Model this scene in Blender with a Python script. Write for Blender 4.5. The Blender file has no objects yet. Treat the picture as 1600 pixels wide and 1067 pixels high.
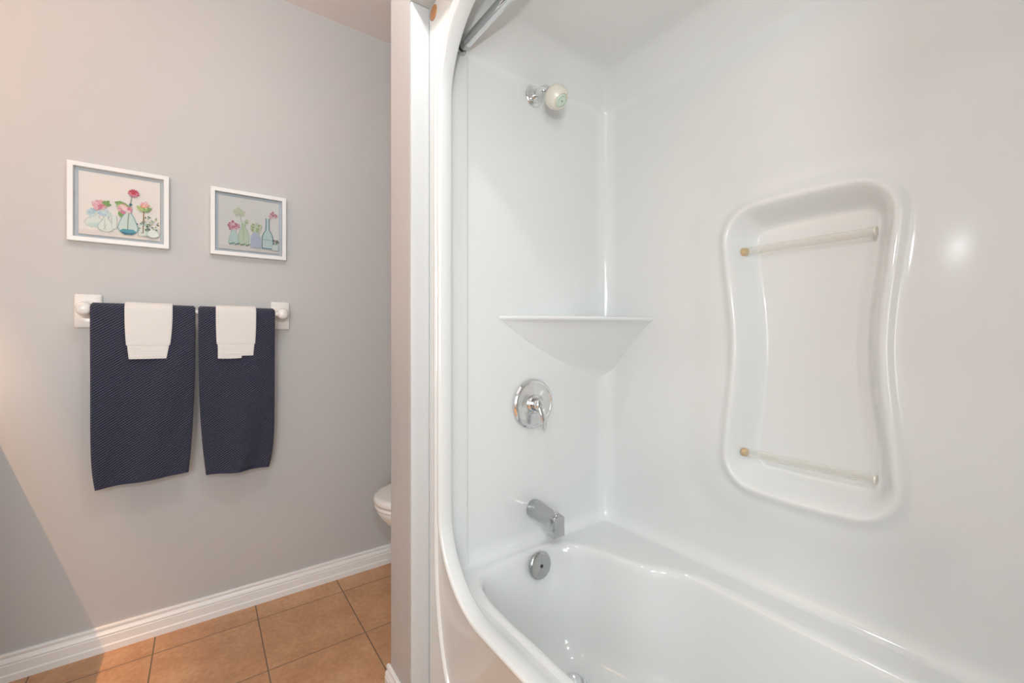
import bpy, bmesh, math, random
import numpy as np
from mathutils import Vector, Matrix
PI = math.pi
random.seed(4)
scene = bpy.context.scene
COL = scene.collection

# ------------------------------------------------------------------ constants (metres)
CAMH = 1.056
YF = 1.985            # wall with the towels
XL, XR = -1.10, 1.33  # room left / right
YB = -1.20            # wall behind the camera
ZC = 2.44
XP = 0.453            # partition face
YE = 1.092            # inner face of shower end wall
XB = 1.21             # inner face of long shower wall
YN = -0.42            # near end of the tub
XFR = 0.507           # front panel plane of the tub unit
ZR = 0.395            # tub deck height
ZS = 1.958            # soffit underside

# ------------------------------------------------------------------ materials
def new_mat(name):
    m = bpy.data.materials.new(name); m.use_nodes = True
    nt = m.node_tree
    return m, nt, nt.nodes['Principled BSDF']
def simple(name, col, rough=0.5, metal=0.0, coat=0.0, spec=0.5, bump=None, bscale=50, bstr=0.1, bdist=0.001, detail=3, var=0.0):
    m, nt, b = new_mat(name)
    b.inputs['Base Color'].default_value = (*col, 1)
    b.inputs['Roughness'].default_value = rough
    b.inputs['Metallic'].default_value = metal
    b.inputs['Coat Weight'].default_value = coat
    b.inputs['Coat Roughness'].default_value = 0.04
    b.inputs['Specular IOR Level'].default_value = spec
    tc = nt.nodes.new('ShaderNodeTexCoord')
    if var > 0:
        n = nt.nodes.new('ShaderNodeTexNoise'); n.inputs['Scale'].default_value = 3.0
        nt.links.new(tc.outputs['Object'], n.inputs['Vector'])
        mx = nt.nodes.new('ShaderNodeMix'); mx.data_type = 'RGBA'
        mx.inputs[6].default_value = (*[c*(1-var) for c in col], 1); mx.inputs[7].default_value = (*[min(1,c*(1+var)) for c in col], 1)
        nt.links.new(n.outputs['Fac'], mx.inputs[0]); nt.links.new(mx.outputs[2], b.inputs['Base Color'])
    if bump:
        n = nt.nodes.new('ShaderNodeTexNoise'); n.inputs['Scale'].default_value = bscale; n.inputs['Detail'].default_value = detail
        nt.links.new(tc.outputs['Object'], n.inputs['Vector'])
        bp = nt.nodes.new('ShaderNodeBump'); bp.inputs['Strength'].default_value = bstr; bp.inputs['Distance'].default_value = bdist
        nt.links.new(n.outputs['Fac'], bp.inputs['Height']); nt.links.new(bp.outputs['Normal'], b.inputs['Normal'])
    return m
M = {}
M['paint'] = simple('greige_wall_paint', (0.545, 0.540, 0.535), 0.5, bump=True, bscale=260, bstr=0.12, bdist=0.0006, var=0.01)
M['ceil'] = simple('ceiling_paint', (0.84, 0.80, 0.79), 0.8, bump=True, bscale=180, bstr=0.25, bdist=0.001)
M['trim'] = simple('white_trim_paint', (0.86, 0.855, 0.84), 0.28, bump=True, bscale=12, bstr=0.04, bdist=0.001)
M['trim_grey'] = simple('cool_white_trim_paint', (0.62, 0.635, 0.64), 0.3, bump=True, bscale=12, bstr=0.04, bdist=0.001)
M['gel'] = simple('white_gelcoat', (0.757, 0.775, 0.772), 0.10, coat=0.0, spec=0.5, bump=True, bscale=5.5, bstr=0.10, bdist=0.006, detail=2)
M['chrome'] = simple('polished_chrome', (0.78, 0.79, 0.80), 0.07, metal=1.0)
M['chrome_b'] = simple('worn_chrome', (0.50, 0.51, 0.515), 0.14, metal=1.0, bump=True, bscale=240, bstr=0.15, bdist=0.0005)
M['dark'] = simple('black_rubber', (0.02, 0.02, 0.022), 0.4)
M['cream'] = simple('cream_plastic', (0.76, 0.73, 0.64), 0.3, coat=0.2)
M['mint'] = simple('pale_green_plastic', (0.62, 0.72, 0.62), 0.35)
M['green'] = simple('dark_green_print', (0.12, 0.32, 0.24), 0.4)
M['ceramic'] = simple('white_ceramic', (0.84, 0.82, 0.79), 0.18, coat=0.4)
M['porcelain'] = simple('white_porcelain', (0.82, 0.80, 0.77), 0.15, coat=0.4)
M['copper'] = simple('copper_cap', (0.62, 0.30, 0.14), 0.35, metal=0.6)
M['frame'] = simple('white_frame_lacquer', (0.84, 0.84, 0.83), 0.3)
M['mat_board'] = simple('pale_grey_backing', (0.56, 0.60, 0.63), 0.7)
M['paper'] = simple('cream_watercolour_paper', (0.80, 0.765, 0.72), 0.85)
M['counter'] = simple('grey_countertop', (0.34, 0.36, 0.38), 0.3)
M['cabinet'] = simple('vanity_paint', (0.62, 0.64, 0.66), 0.4)
M['grout_cap'] = simple('caulk', (0.8, 0.8, 0.78), 0.5)

def terry(name, col, rib_scale, ribs=True):
    m, nt, b = new_mat(name)
    b.inputs['Roughness'].default_value = 0.95
    b.inputs['Sheen Weight'].default_value = 0.12
    b.inputs['Sheen Roughness'].default_value = 0.5
    b.inputs['Specular IOR Level'].default_value = 0.1
    tc = nt.nodes.new('ShaderNodeTexCoord')
    fine = nt.nodes.new('ShaderNodeTexNoise'); fine.inputs['Scale'].default_value = 420; fine.inputs['Detail'].default_value = 2
    nt.links.new(tc.outputs['Object'], fine.inputs['Vector'])
    h = fine.outputs['Fac']
    if ribs:
        mp = nt.nodes.new('ShaderNodeMapping'); mp.inputs['Rotation'].default_value = (0, math.radians(36), 0)
        nt.links.new(tc.outputs['Object'], mp.inputs['Vector'])
        w = nt.nodes.new('ShaderNodeTexWave'); w.wave_type = 'BANDS'; w.bands_direction = 'Z'; w.wave_profile = 'SIN'
        w.inputs['Scale'].default_value = rib_scale; w.inputs['Distortion'].default_value = 1.6
        w.inputs['Detail'].default_value = 2; w.inputs['Detail Scale'].default_value = 14
        nt.links.new(mp.outputs['Vector'], w.inputs['Vector'])
        ma = nt.nodes.new('ShaderNodeMath'); ma.operation = 'MULTIPLY_ADD'; ma.inputs[1].default_value = 0.45
        nt.links.new(fine.outputs['Fac'], ma.inputs[0]); nt.links.new(w.outputs['Fac'], ma.inputs[2])
        h = ma.outputs[0]
        mx = nt.nodes.new('ShaderNodeMix'); mx.data_type = 'RGBA'
        mx.inputs[6].default_value = (col[0]*0.30, col[1]*0.32, col[2]*0.38, 1); mx.inputs[7].default_value = (col[0]*1.75, col[1]*1.7, col[2]*1.6, 1)
        nt.links.new(w.outputs['Fac'], mx.inputs[0]); nt.links.new(mx.outputs[2], b.inputs['Base Color'])
    else:
        b.inputs['Base Color'].default_value = (*col, 1)
    bp = nt.nodes.new('ShaderNodeBump'); bp.inputs['Strength'].default_value = 0.8 if ribs else 0.5; bp.inputs['Distance'].default_value = 0.0022 if ribs else 0.001
    nt.links.new(h, bp.inputs['Height']); nt.links.new(bp.outputs['Normal'], b.inputs['Normal'])
    return m
M['navy'] = terry('navy_ribbed_terry', (0.052, 0.057, 0.090), 46)
M['white_terry'] = terry('white_terry', (0.80, 0.785, 0.76), 1, ribs=False)
M['white_band'] = simple('white_woven_band', (0.80, 0.78, 0.75), 0.85, bump=True, bscale=500, bstr=0.4, bdist=0.0005)
M['navy_hem'] = simple('navy_hem', (0.032, 0.036, 0.066), 0.9, bump=True, bscale=500, bstr=0.5, bdist=0.001)

# floor tiles: square, 12 inch, terracotta
def tile_mat():
    m, nt, b = new_mat('terracotta_floor_tile')
    N = nt.nodes; L = nt.links
    tc = N.new('ShaderNodeTexCoord')
    mp = N.new('ShaderNodeMapping')
    T = 0.3045
    mp.inputs['Location'].default_value = (0.135/T + 10, -1.8635/T + 10, 0)
    mp.inputs['Scale'].default_value = (1/T, 1/T, 1)
    L.new(tc.outputs['Object'], mp.inputs['Vector'])
    sx = N.new('ShaderNodeSeparateXYZ'); L.new(mp.outputs['Vector'], sx.inputs[0])
    def math_(op, a, bb=None, c=None):
        n = N.new('ShaderNodeMath'); n.operation = op
        for i, v in enumerate((a, bb, c)):
            if v is None: continue
            if isinstance(v, (int, float)): n.inputs[i].default_value = v
            else: L.new(v, n.inputs[i])
        return n.outputs[0]
    def edge(s):
        f = math_('FRACT', s); return math_('MINIMUM', f, math_('SUBTRACT', 1.0, f))
    e = math_('MINIMUM', edge(sx.outputs[0]), edge(sx.outputs[1]))
    mr = N.new('ShaderNodeMapRange'); mr.interpolation_type = 'SMOOTHSTEP'
    mr.inputs['From Min'].default_value = 0.003; mr.inputs['From Max'].default_value = 0.009
    L.new(e, mr.inputs['Value'])                       # 0 grout 1 tile
    fl = N.new('ShaderNodeVectorMath'); fl.operation = 'FLOOR'; L.new(mp.outputs['Vector'], fl.inputs[0])
    wn = N.new('ShaderNodeTexWhiteNoise'); L.new(fl.outputs[0], wn.inputs['Vector'])
    off = N.new('ShaderNodeVectorMath'); off.operation = 'MULTIPLY_ADD'; off.inputs[1].default_value = (9, 9, 9)
    L.new(wn.outputs['Color'], off.inputs[0]); L.new(tc.outputs['Object'], off.inputs[2])
    n1 = N.new('ShaderNodeTexNoise'); n1.inputs['Scale'].default_value = 7; n1.inputs['Detail'].default_value = 7; n1.inputs['Roughness'].default_value = 0.62
    L.new(off.outputs[0], n1.inputs['Vector'])
    n2 = N.new('ShaderNodeTexNoise'); n2.inputs['Scale'].default_value = 70; n2.inputs['Detail'].default_value = 4
    L.new(off.outputs[0], n2.inputs['Vector'])
    cr = N.new('ShaderNodeValToRGB')
    cr.color_ramp.elements[0].position = 0.28; cr.color_ramp.elements[0].color = (0.43, 0.215, 0.100, 1)
    cr.color_ramp.elements[1].position = 0.72; cr.color_ramp.elements[1].color = (0.70, 0.43, 0.25, 1)
    el = cr.color_ramp.elements.new(0.5); el.color = (0.56, 0.31, 0.162, 1)
    mixf = math_('MULTIPLY_ADD', n2.outputs['Fac'], 0.35, math_('MULTIPLY', n1.outputs['Fac'], 0.65))
    L.new(mixf, cr.inputs['Fac'])
    mx = N.new('ShaderNodeMix'); mx.data_type = 'RGBA'; mx.inputs[6].default_value = (0.20, 0.145, 0.10, 1)
    L.new(mr.outputs[0], mx.inputs[0]); L.new(cr.outputs['Color'], mx.inputs[7])
    L.new(mx.outputs[2], b.inputs['Base Color'])
    rr = math_('MULTIPLY_ADD', mr.outputs[0], -0.45, 0.9); L.new(rr, b.inputs['Roughness'])
    hh = math_('MULTIPLY_ADD', n2.outputs['Fac'], 0.15, mr.outputs[0])
    bp = N.new('ShaderNodeBump'); bp.inputs['Strength'].default_value = 0.6; bp.inputs['Distance'].default_value = 0.002
    L.new(hh, bp.inputs['Height']); L.new(bp.outputs['Normal'], b.inputs['Normal'])
    return m
M['tile'] = tile_mat()

def pane_mat(name, tint=(1, 1, 1), fac=0.04, gloss=0.02):
    m = bpy.data.materials.new(name); m.use_nodes = True; nt = m.node_tree; nt.nodes.clear()
    o = nt.nodes.new('ShaderNodeOutputMaterial'); mix = nt.nodes.new('ShaderNodeMixShader')
    t = nt.nodes.new('ShaderNodeBsdfTransparent'); t.inputs[0].default_value = (*tint, 1)
    g = nt.nodes.new('ShaderNodeBsdfGlossy'); g.inputs['Roughness'].default_value = gloss
    f = nt.nodes.new('ShaderNodeFresnel'); f.inputs['IOR'].default_value = 1.5
    nt.links.new(f.outputs[0], mix.inputs[0]); nt.links.new(t.outputs[0], mix.inputs[1]); nt.links.new(g.outputs[0], mix.inputs[2])
    nt.links.new(mix.outputs[0], o.inputs[0])
    return m
M['glass'] = pane_mat('picture_glass')
def acrylic(name):
    m, nt, b = new_mat(name)
    b.inputs['Base Color'].default_value = (0.97, 0.96, 0.92, 1); b.inputs['Transmission Weight'].default_value = 1.0
    b.inputs['Roughness'].default_value = 0.03; b.inputs['IOR'].default_value = 1.35
    return m
def clear_rod(name):
    m = bpy.data.materials.new(name); m.use_nodes = True; nt = m.node_tree; nt.nodes.clear()
    o = nt.nodes.new('ShaderNodeOutputMaterial'); mix = nt.nodes.new('ShaderNodeMixShader')
    t = nt.nodes.new('ShaderNodeBsdfTransparent'); t.inputs[0].default_value = (0.96, 0.955, 0.935, 1)
    g = nt.nodes.new('ShaderNodeBsdfPrincipled'); g.inputs['Roughness'].default_value = 0.08; g.inputs['Base Color'].default_value = (0.80, 0.79, 0.74, 1)
    lw = nt.nodes.new('ShaderNodeLayerWeight'); lw.inputs['Blend'].default_value = 0.35
    mr = nt.nodes.new('ShaderNodeMapRange'); mr.inputs['To Min'].default_value = 0.08; mr.inputs['To Max'].default_value = 0.62
    geo = nt.nodes.new('ShaderNodeNewGeometry'); inv = nt.nodes.new('ShaderNodeMath'); inv.operation = 'SUBTRACT'; inv.inputs[0].default_value = 1.0
    mul = nt.nodes.new('ShaderNodeMath'); mul.operation = 'MULTIPLY'
    nt.links.new(geo.outputs['Backfacing'], inv.inputs[1]); nt.links.new(inv.outputs[0], mul.inputs[0])
    nt.links.new(lw.outputs['Facing'], mr.inputs['Value']); nt.links.new(mr.outputs[0], mul.inputs[1]); nt.links.new(mul.outputs[0], mix.inputs[0])
    nt.links.new(t.outputs[0], mix.inputs[1]); nt.links.new(g.outputs[0], mix.inputs[2]); nt.links.new(mix.outputs[0], o.inputs[0])
    return m
M['acrylic'] = clear_rod('clear_acrylic')
M['amber'] = simple('aged_amber_glue', (0.55, 0.42, 0.24), 0.35)
def emit(name, col, s):
    m = bpy.data.materials.new(name); m.use_nodes = True; nt = m.node_tree; nt.nodes.clear()
    o = nt.nodes.new('ShaderNodeOutputMaterial'); e = nt.nodes.new('ShaderNodeEmission')
    e.inputs[0].default_value = (*col, 1); e.inputs[1].default_value = s
    nt.links.new(e.outputs[0], o.inputs[0]); return m
def mirror_mat():
    return simple('mirror_silver', (0.85, 0.87, 0.87), 0.02, metal=1.0)
M['mirror'] = mirror_mat()

# ------------------------------------------------------------------ mesh helpers
class MB:
    def __init__(s): s.v = []; s.f = []; s.m = []
    def add(s, verts, faces, mi=0):
        o = len(s.v); s.v += [tuple(map(float, p)) for p in verts]
        s.f += [tuple(o+i for i in f) for f in faces]; s.m += [mi]*len(faces); return s
    def grid(s, rows, close_u=False, close_v=False, mi=0, flip=False):
        n = len(rows[0]); R = len(rows); vs = [p for r in rows for p in r]; fs = []
        for i in range(R if close_v else R-1):
            for j in range(n if close_u else n-1):
                a = i*n+j; b = i*n+(j+1) % n; c = ((i+1) % R)*n+(j+1) % n; d = ((i+1) % R)*n+j
                fs.append((a, d, c, b) if flip else (a, b, c, d))
        return s.add(vs, fs, mi)
    def cap(s, ring, mi=0, flip=False):
        n = len(ring); return s.add(ring, [tuple(range(n-1, -1, -1)) if flip else tuple(range(n))], mi)
    def box(s, x0, x1, y0, y1, z0, z1, mi=0):
        v = [(x, y, z) for z in (z0, z1) for y in (y0, y1) for x in (x0, x1)]
        return s.add(v, [(0,2,3,1),(4,5,7,6),(0,1,5,4),(2,6,7,3),(0,4,6,2),(1,3,7,5)], mi)
    def tube(s, path, rad, n=20, mi=0, caps=True):
        P = [Vector(p) for p in path]
        R = rad if isinstance(rad, (list, tuple)) else [rad]*len(P)
        T = [(P[min(i+1, len(P)-1)]-P[max(i-1, 0)]).normalized() for i in range(len(P))]
        up = Vector((0, 0, 1)) if abs(T[0].z) < 0.9 else Vector((1, 0, 0))
        u = T[0].cross(up).normalized(); rows = []
        for i, p in enumerate(P):
            u = (u - T[i]*u.dot(T[i])).normalized(); w = T[i].cross(u)
            rows.append([p+(u*math.cos(2*PI*k/n)+w*math.sin(2*PI*k/n))*R[i] for k in range(n)])
        s.grid(rows, close_u=True, mi=mi)
        if caps: s.cap(rows[0], mi, True); s.cap(rows[-1], mi)
        return s
    def lathe(s, prof, origin, axis, n=40, mi=0, squash=None):
        ax = Vector(axis).normalized(); up = Vector((0, 0, 1)) if abs(ax.z) < 0.9 else Vector((1, 0, 0))
        u = ax.cross(up).normalized(); w = ax.cross(u); o = Vector(origin)
        rows = []
        for r, h in prof:
            rows.append([o+ax*h+(u*math.cos(2*PI*k/n)+w*math.sin(2*PI*k/n))*r for k in range(n)])
        s.grid(rows, close_u=True, mi=mi)
        if prof[0][0] > 1e-6: s.cap(rows[0], mi, True)
        if prof[-1][0] > 1e-6: s.cap(rows[-1], mi)
        return s
def link(name, me, parent=None, origin=(0, 0, 0)):
    o = bpy.data.objects.new(name, me); COL.objects.link(o)
    if parent: o.parent = parent
    else: o.location = origin
    return o
def wloc(o):
    L = Vector((0, 0, 0))
    while o is not None: L += o.location; o = o.parent
    return L
def build(mb, name, mats, parent=None, smooth=True, bevel=0, bseg=3, angle=40, origin=None, weld=True):
    off = wloc(parent) if parent else Vector(origin or (0, 0, 0))
    me = bpy.data.meshes.new(name)
    me.from_pydata([tuple(Vector(p)-off) for p in mb.v], [], mb.f)
    for m in (mats if isinstance(mats, (list, tuple)) else [mats]): me.materials.append(m)
    for p, i in zip(me.polygons, mb.m): p.material_index = i
    bm = bmesh.new(); bm.from_mesh(me)
    if weld: bmesh.ops.remove_doubles(bm, verts=bm.verts, dist=1e-5)
    bmesh.ops.recalc_face_normals(bm, faces=bm.faces)
    if bevel > 0:
        bmesh.ops.bevel(bm, geom=[e for e in bm.edges if len(e.link_faces) == 2 and e.calc_face_angle(0) > 0.5], offset=bevel, segments=bseg, profile=0.5, affect='EDGES', clamp_overlap=True)
    if smooth:
        for f in bm.faces: f.smooth = True
        for e in bm.edges:
            e.smooth = e.calc_face_angle(0) < math.radians(angle) if len(e.link_faces) == 2 else True
    bm.to_mesh(me); bm.free()
    return link(name, me, parent, tuple(off))
def thing(name, loc, label, cat, group=None):
    o = bpy.data.objects.new(name, None); COL.objects.link(o); o.location = loc; o.empty_display_size = 0.05
    return tag(o, label, cat, group)
def tag(o, label, cat, group=None):
    o['label'] = label; o['category'] = cat
    if group: o['group'] = group
    return o
def struct(o): o['kind'] = 'structure'; return o
def box(name, m, x0, x1, y0, y1, z0, z1, parent=None, bevel=0, bseg=2):
    return build(MB().box(x0, x1, y0, y1, z0, z1), name, m, parent, smooth=bevel > 0, bevel=bevel, bseg=bseg,
                 origin=((x0+x1)/2, (y0+y1)/2, z0) if not parent else None)
def sst(a, b, x):
    t = np.clip((x-a)/(b-a), 0, 1); return t*t*(3-2*t)

# ------------------------------------------------------------------ room shell
struct(box('floor', M['tile'], XL-0.1, XR+0.1, YB-0.1, YF+0.1, -0.05, 0.0)).location = (0, 0, 0)
fl = bpy.data.objects['floor']
for v in fl.data.vertices: v.co += Vector(((XL+XR)/2, (YB+YF)/2, -0.05))
struct(box('ceiling', M['ceil'], XL-0.1, XR+0.1, YB-0.1, YF+0.1, ZC, ZC+0.06))
struct(box('wall_far', M['paint'], XL-0.1, XR+0.1, YF, YF+0.1, 0, ZC))
struct(box('wall_left', M['paint'], XL-0.1, XL, YB, YF, 0, ZC))
struct(box('wall_right', M['paint'], XR, XR+0.1, YB, YF, 0, ZC))
# partition between the tub alcove and the toilet, its mate at the near end, the bulkhead above
struct(box('wall_partition', M['paint'], XP, XR, YE+0.012, 1.244, 0, ZC))
struct(box('wall_partition_near', M['paint'], XP, XR, YN-0.14, YN-0.006, 0, ZC))
struct(box('wall_bulkhead', M['paint'], XP, XR, YN-0.006, YE+0.012, ZS, ZC))
# back wall with window and door openings
WX0, WX1, WZ0, WZ1 = -1.02, -0.40, 0.75, 1.84
DX0, DX1, DZ = -0.30, 0.40, 2.03
mb = MB()
mb.box(XL, WX0, YB-0.1, YB, 0, ZC).box(WX1, DX0, YB-0.1, YB, 0, ZC).box(DX1, XR, YB-0.1, YB, 0, ZC)
mb.box(WX0, WX1, YB-0.1, YB, 0, WZ0).box(WX0, WX1, YB-0.1, YB, WZ1, ZC).box(DX0, DX1, YB-0.1, YB, DZ, ZC)
struct(build(mb, 'wall_back', M['paint'], smooth=False))
dr = struct(box('door_1', M['trim'], DX0, DX1, YB-0.06, YB-0.02, 0.0, DZ))
for i, (z0, z1) in enumerate(((0.2, 0.95), (1.1, 1.85))):
    for x0 in (DX0+0.1, DX0+0.39):
        box('door_panel', M['trim'], x0, x0+0.21, YB-0.03, YB-0.012, z0, z1, dr, bevel=0.006)
mb = MB().lathe([(0, 0.07), (0.02, 0.068), (0.028, 0.055), (0.022, 0.035), (0.010, 0.03), (0.010, 0.008), (0.028, 0.006), (0.028, 0.0)], (DX1-0.07, YB-0.021, 0.95), (0, 1, 0))
build(mb, 'door_knob', M['chrome_b'], dr)
mb = MB()
mb.box(DX0-0.07, DX0, YB, YB+0.018, 0, DZ+0.07).box(DX1, DX1+0.05, YB, YB+0.018, 0, DZ+0.07).box(DX0, DX1, YB, YB+0.018, DZ, DZ+0.07)
struct(build(mb, 'trim_2', M['trim'], smooth=False))
wn = struct(box('window_1', M['trim'], WX0-0.06, WX1+0.06, YB, YB+0.02, WZ0-0.05, WZ0-0.005))
mb = MB()
mb.box(WX0-0.06, WX0+0.03, YB-0.03, YB+0.015, WZ0, WZ1+0.06).box(WX1-0.03, WX1+0.06, YB-0.03, YB+0.015, WZ0, WZ1+0.06)
mb.box(WX0+0.03, WX1-0.03, YB-0.03, YB+0.015, WZ1-0.03, WZ1+0.06).box(WX0+0.03, WX1-0.03, YB-0.03, YB+0.01, 1.32, 1.35)
build(mb, 'window_frame', M['trim'], wn, smooth=False)

# corner trim board beside the tub, flat face to the camera
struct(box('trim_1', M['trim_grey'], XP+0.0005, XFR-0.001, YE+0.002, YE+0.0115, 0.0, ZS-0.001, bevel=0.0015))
# baseboards: ogee profile extruded
def baseboard(name, p0, p1, n):
    prof = [(0, 0), (0.0165, 0), (0.0165, 0.020), (0.0135, 0.024), (0.0135, 0.050), (0.0115, 0.0515), (0.0115, 0.054), (0.0130, 0.0565), (0.0120, 0.061), (0.0085, 0.066), (0.0055, 0.069), (0.0055, 0.0715), (0.0085, 0.0745), (0.0085, 0.080), (0.0060, 0.0835), (0, 0.0835)]
    p0 = Vector(p0); p1 = Vector(p1); n = Vector(n)
    rows = [[p+n*a+Vector((0, 0, z)) for a, z in prof] for p in (p0, p1)]
    mb = MB().grid(rows, close_u=True); mb.cap(rows[0]); mb.cap(rows[1], flip=True)
    return struct(build(mb, name, M['trim'], angle=25, origin=tuple(p0)))
baseboard('baseboard_far', (-0.56, YF, 0), (XR, YF, 0), (0, -1, 0))
baseboard('baseboard_partition', (XP, YE+0.013, 0), (XP, 1.259, 0), (-1, 0, 0))
baseboard('baseboard_partition_far', (XP-0.0, 1.244, 0), (XR, 1.244, 0), (0, 1, 0))
baseboard('baseboard_right', (XR, 1.262, 0), (XR, YF-0.02, 0), (-1, 0, 0))

# ------------------------------------------------------------------ tub and shower unit
unit = thing('bathtub_shower_unit', (0.85, 0.34, 0.0), 'glossy white one-piece bathtub and shower surround with rounded front opening', 'bathtub')

def rrect(a0, a1, b0, b1, r, nc=14, ne=26):
    """closed rounded rectangle, ccw, fixed number of points"""
    if not isinstance(r, (tuple, list)): r = ((r, r),)*4      # corners: a1b0, a1b1, a0b1, a0b0 ; (ra, rb)
    P = []
    cs = [(a1-r[0][0], b0+r[0][1], -PI/2), (a1-r[1][0], b1-r[1][1], 0), (a0+r[2][0], b1-r[2][1], PI/2), (a0+r[3][0], b0+r[3][1], PI)]
    arcs = []
    for k, (ca, cb, s) in enumerate(cs):
        arcs.append([(ca+r[k][0]*math.cos(s+PI/2*i/nc), cb+r[k][1]*math.sin(s+PI/2*i/nc)) for i in range(nc+1)])
    for k in range(4):
        P += arcs[k]
        e0 = arcs[k][-1]; e1 = arcs[(k+1) % 4][0]
        P += [(e0[0]+(e1[0]-e0[0])*i/ne, e0[1]+(e1[1]-e0[1])*i/ne) for i in range(1, ne)]
    return P
# front opening contour in the (y,z) plane
OY0, OY1, OZ0, OZ1 = -0.335, 1.014, 0.405, 1.880
def opening(e):
    return rrect(OY0-e, OY1+e, OZ0-e, OZ1+e, 0.20+e)
outer = rrect(YN, YE+0.0105, 0.0, ZS-0.001, 0.0015)
rings = [([(0.562, y, z) for y, z in rrect(YN+0.003, YE-0.0, ZR-0.001, 1.950, 0.06)])]
rings += [[(x, y, z) for y, z in opening(e)] for e, x in
          ((0.004, 0.535), (0.0, 0.531), (0.0, 0.503), (0.0010, 0.4995), (0.0035, 0.4965), (0.007, 0.4955), (0.011, 0.4965), (0.014, 0.4995), (0.016, 0.504), (0.020, 0.5065))]
# apron / front panel with a raised bead running round it
def beadring(e):
    return rrect(OY0-0.03-e, 1.048+e, 0.12-e, 1.924+e, ((0.145+e, 0.38+e), (0.245+e, 0.245+e), (0.245+e, 0.245+e), (0.145+e, 0.38+e)))
rings += [[(x, y, z) for y, z in beadring(e)] for e, x in ((-0.006, XFR), (-0.0045, 0.5035), (-0.002, 0.500), (0.0015, 0.499), (0.005, 0.500), (0.0075, 0.5035), (0.009, XFR))]
rings += [[(XFR, y, z) for y, z in outer], [(XFR+0.02, y, z) for y, z in outer]]
build(MB().grid(rings, close_u=True), 'front_frame', M['gel'], unit, angle=60)

# basin contour (x,y) at deck height
CT = [(.58,-.15),(.58,0),(.58,.2),(.58,.4),(.58,.6),(.581,.75),(.581,.86),(.592,.955),(.616,1.012),(.655,1.041),(.71,1.054),(.78,1.059),(.85,1.059),(.915,1.044),(.965,1.006),(.998,.95),(1.016,.88),(1.040,.80),(1.083,.738),(1.110,.68),(1.117,.60),(1.115,.5),(1.112,.4),(1.11,.2),(1.11,0),(1.10,-.15),(1.05,-.27),(.95,-.325),(.85,-.335),(.75,-.325),(.64,-.27)]
def catmull(pts, k=8):
    n = len(pts); out = []
    for i in range(n):
        p0, p1, p2, p3 = (np.array(pts[(i+j-1) % n]) for j in range(4))
        for q in range(k):
            t = q/k
            out.append(tuple(0.5*((2*p1)+(-p0+p2)*t+(2*p0-5*p1+4*p2-p3)*t*t+(-p0+3*p1-3*p2+p3)*t**3)))
    return out
ct = catmull(CT, 8); NC = len(ct)
C0 = (0.85, 0.35)
def ray_rect(p, a0, a1, b0, b1):
    dx, dy = p[0]-C0[0], p[1]-C0[1]; ts = []
    if dx > 1e-9: ts.append((a1-C0[0])/dx)
    if dx < -1e-9: ts.append((a0-C0[0])/dx)
    if dy > 1e-9: ts.append((b1-C0[1])/dy)
    if dy < -1e-9: ts.append((b0-C0[1])/dy)
    t = min(ts); return (C0[0]+dx*t, C0[1]+dy*t)
nrm = []
for i in range(NC):
    a = np.array(ct[(i+2) % NC])-np.array(ct[(i-2) % NC]); a /= np.linalg.norm(a)
    nv = np.array((-a[1], a[0]))
    if np.dot(nv, np.array(C0)-np.array(ct[i])) < 0 and False: nv = -nv
    nrm.append(nv)
area = sum(ct[i][0]*ct[(i+1) % NC][1]-ct[(i+1) % NC][0]*ct[i][1] for i in range(NC))
sg = 1 if area > 0 else -1
outr = [ray_rect(p, 0.531, XB, YN, YE) for p in ct]
DECK = ZR
rows = []
cin = [(c[0]-sg*nv[0]*0.010, c[1]-sg*nv[1]*0.010) for c, nv in zip(ct, nrm)]
for t in (0, 0.25, 0.5, 0.75):
    rows.append([(o[0]+(c[0]-o[0])*t, o[1]+(c[1]-o[1])*t, DECK) for o, c in zip(outr, cin)])
prof = [(-0.010, 0.0), (-0.004, -0.0006), (0.002, -0.003), (0.008, -0.009), (0.012, -0.018), (0.016, -0.035), (0.024, -0.08), (0.036, -0.15), (0.048, -0.21), (0.060, -0.25), (0.078, -0.283), (0.104, -0.304), (0.135, -0.312)]
for off, dz in prof:
    r = []
    for c, nv in zip(ct, nrm):
        k = 1+1.9*max(0, min(1, (0.15-c[1])/0.45)) if off > 0.014 else 1
        p = (c[0]+sg*nv[0]*off*k, c[1]+sg*nv[1]*off*k)
        r.append((p[0], p[1], DECK+dz))
    rows.append(r)
last = rows[-1]
for t in (0.3, 0.6, 0.85):
    rows.append([(p[0]+(0.85-p[0])*t, p[1]+(max(-.02, min(.80, p[1]))-p[1])*t, DECK-0.312-0.004*t) for p in last])
rows.append([(0.85, max(-.02, min(.80, p[1])), DECK-0.317) for p in last])
tub = build(MB().grid(rows, close_u=True), 'tub_basin', M['gel'], unit, angle=70, weld=True)

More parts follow.
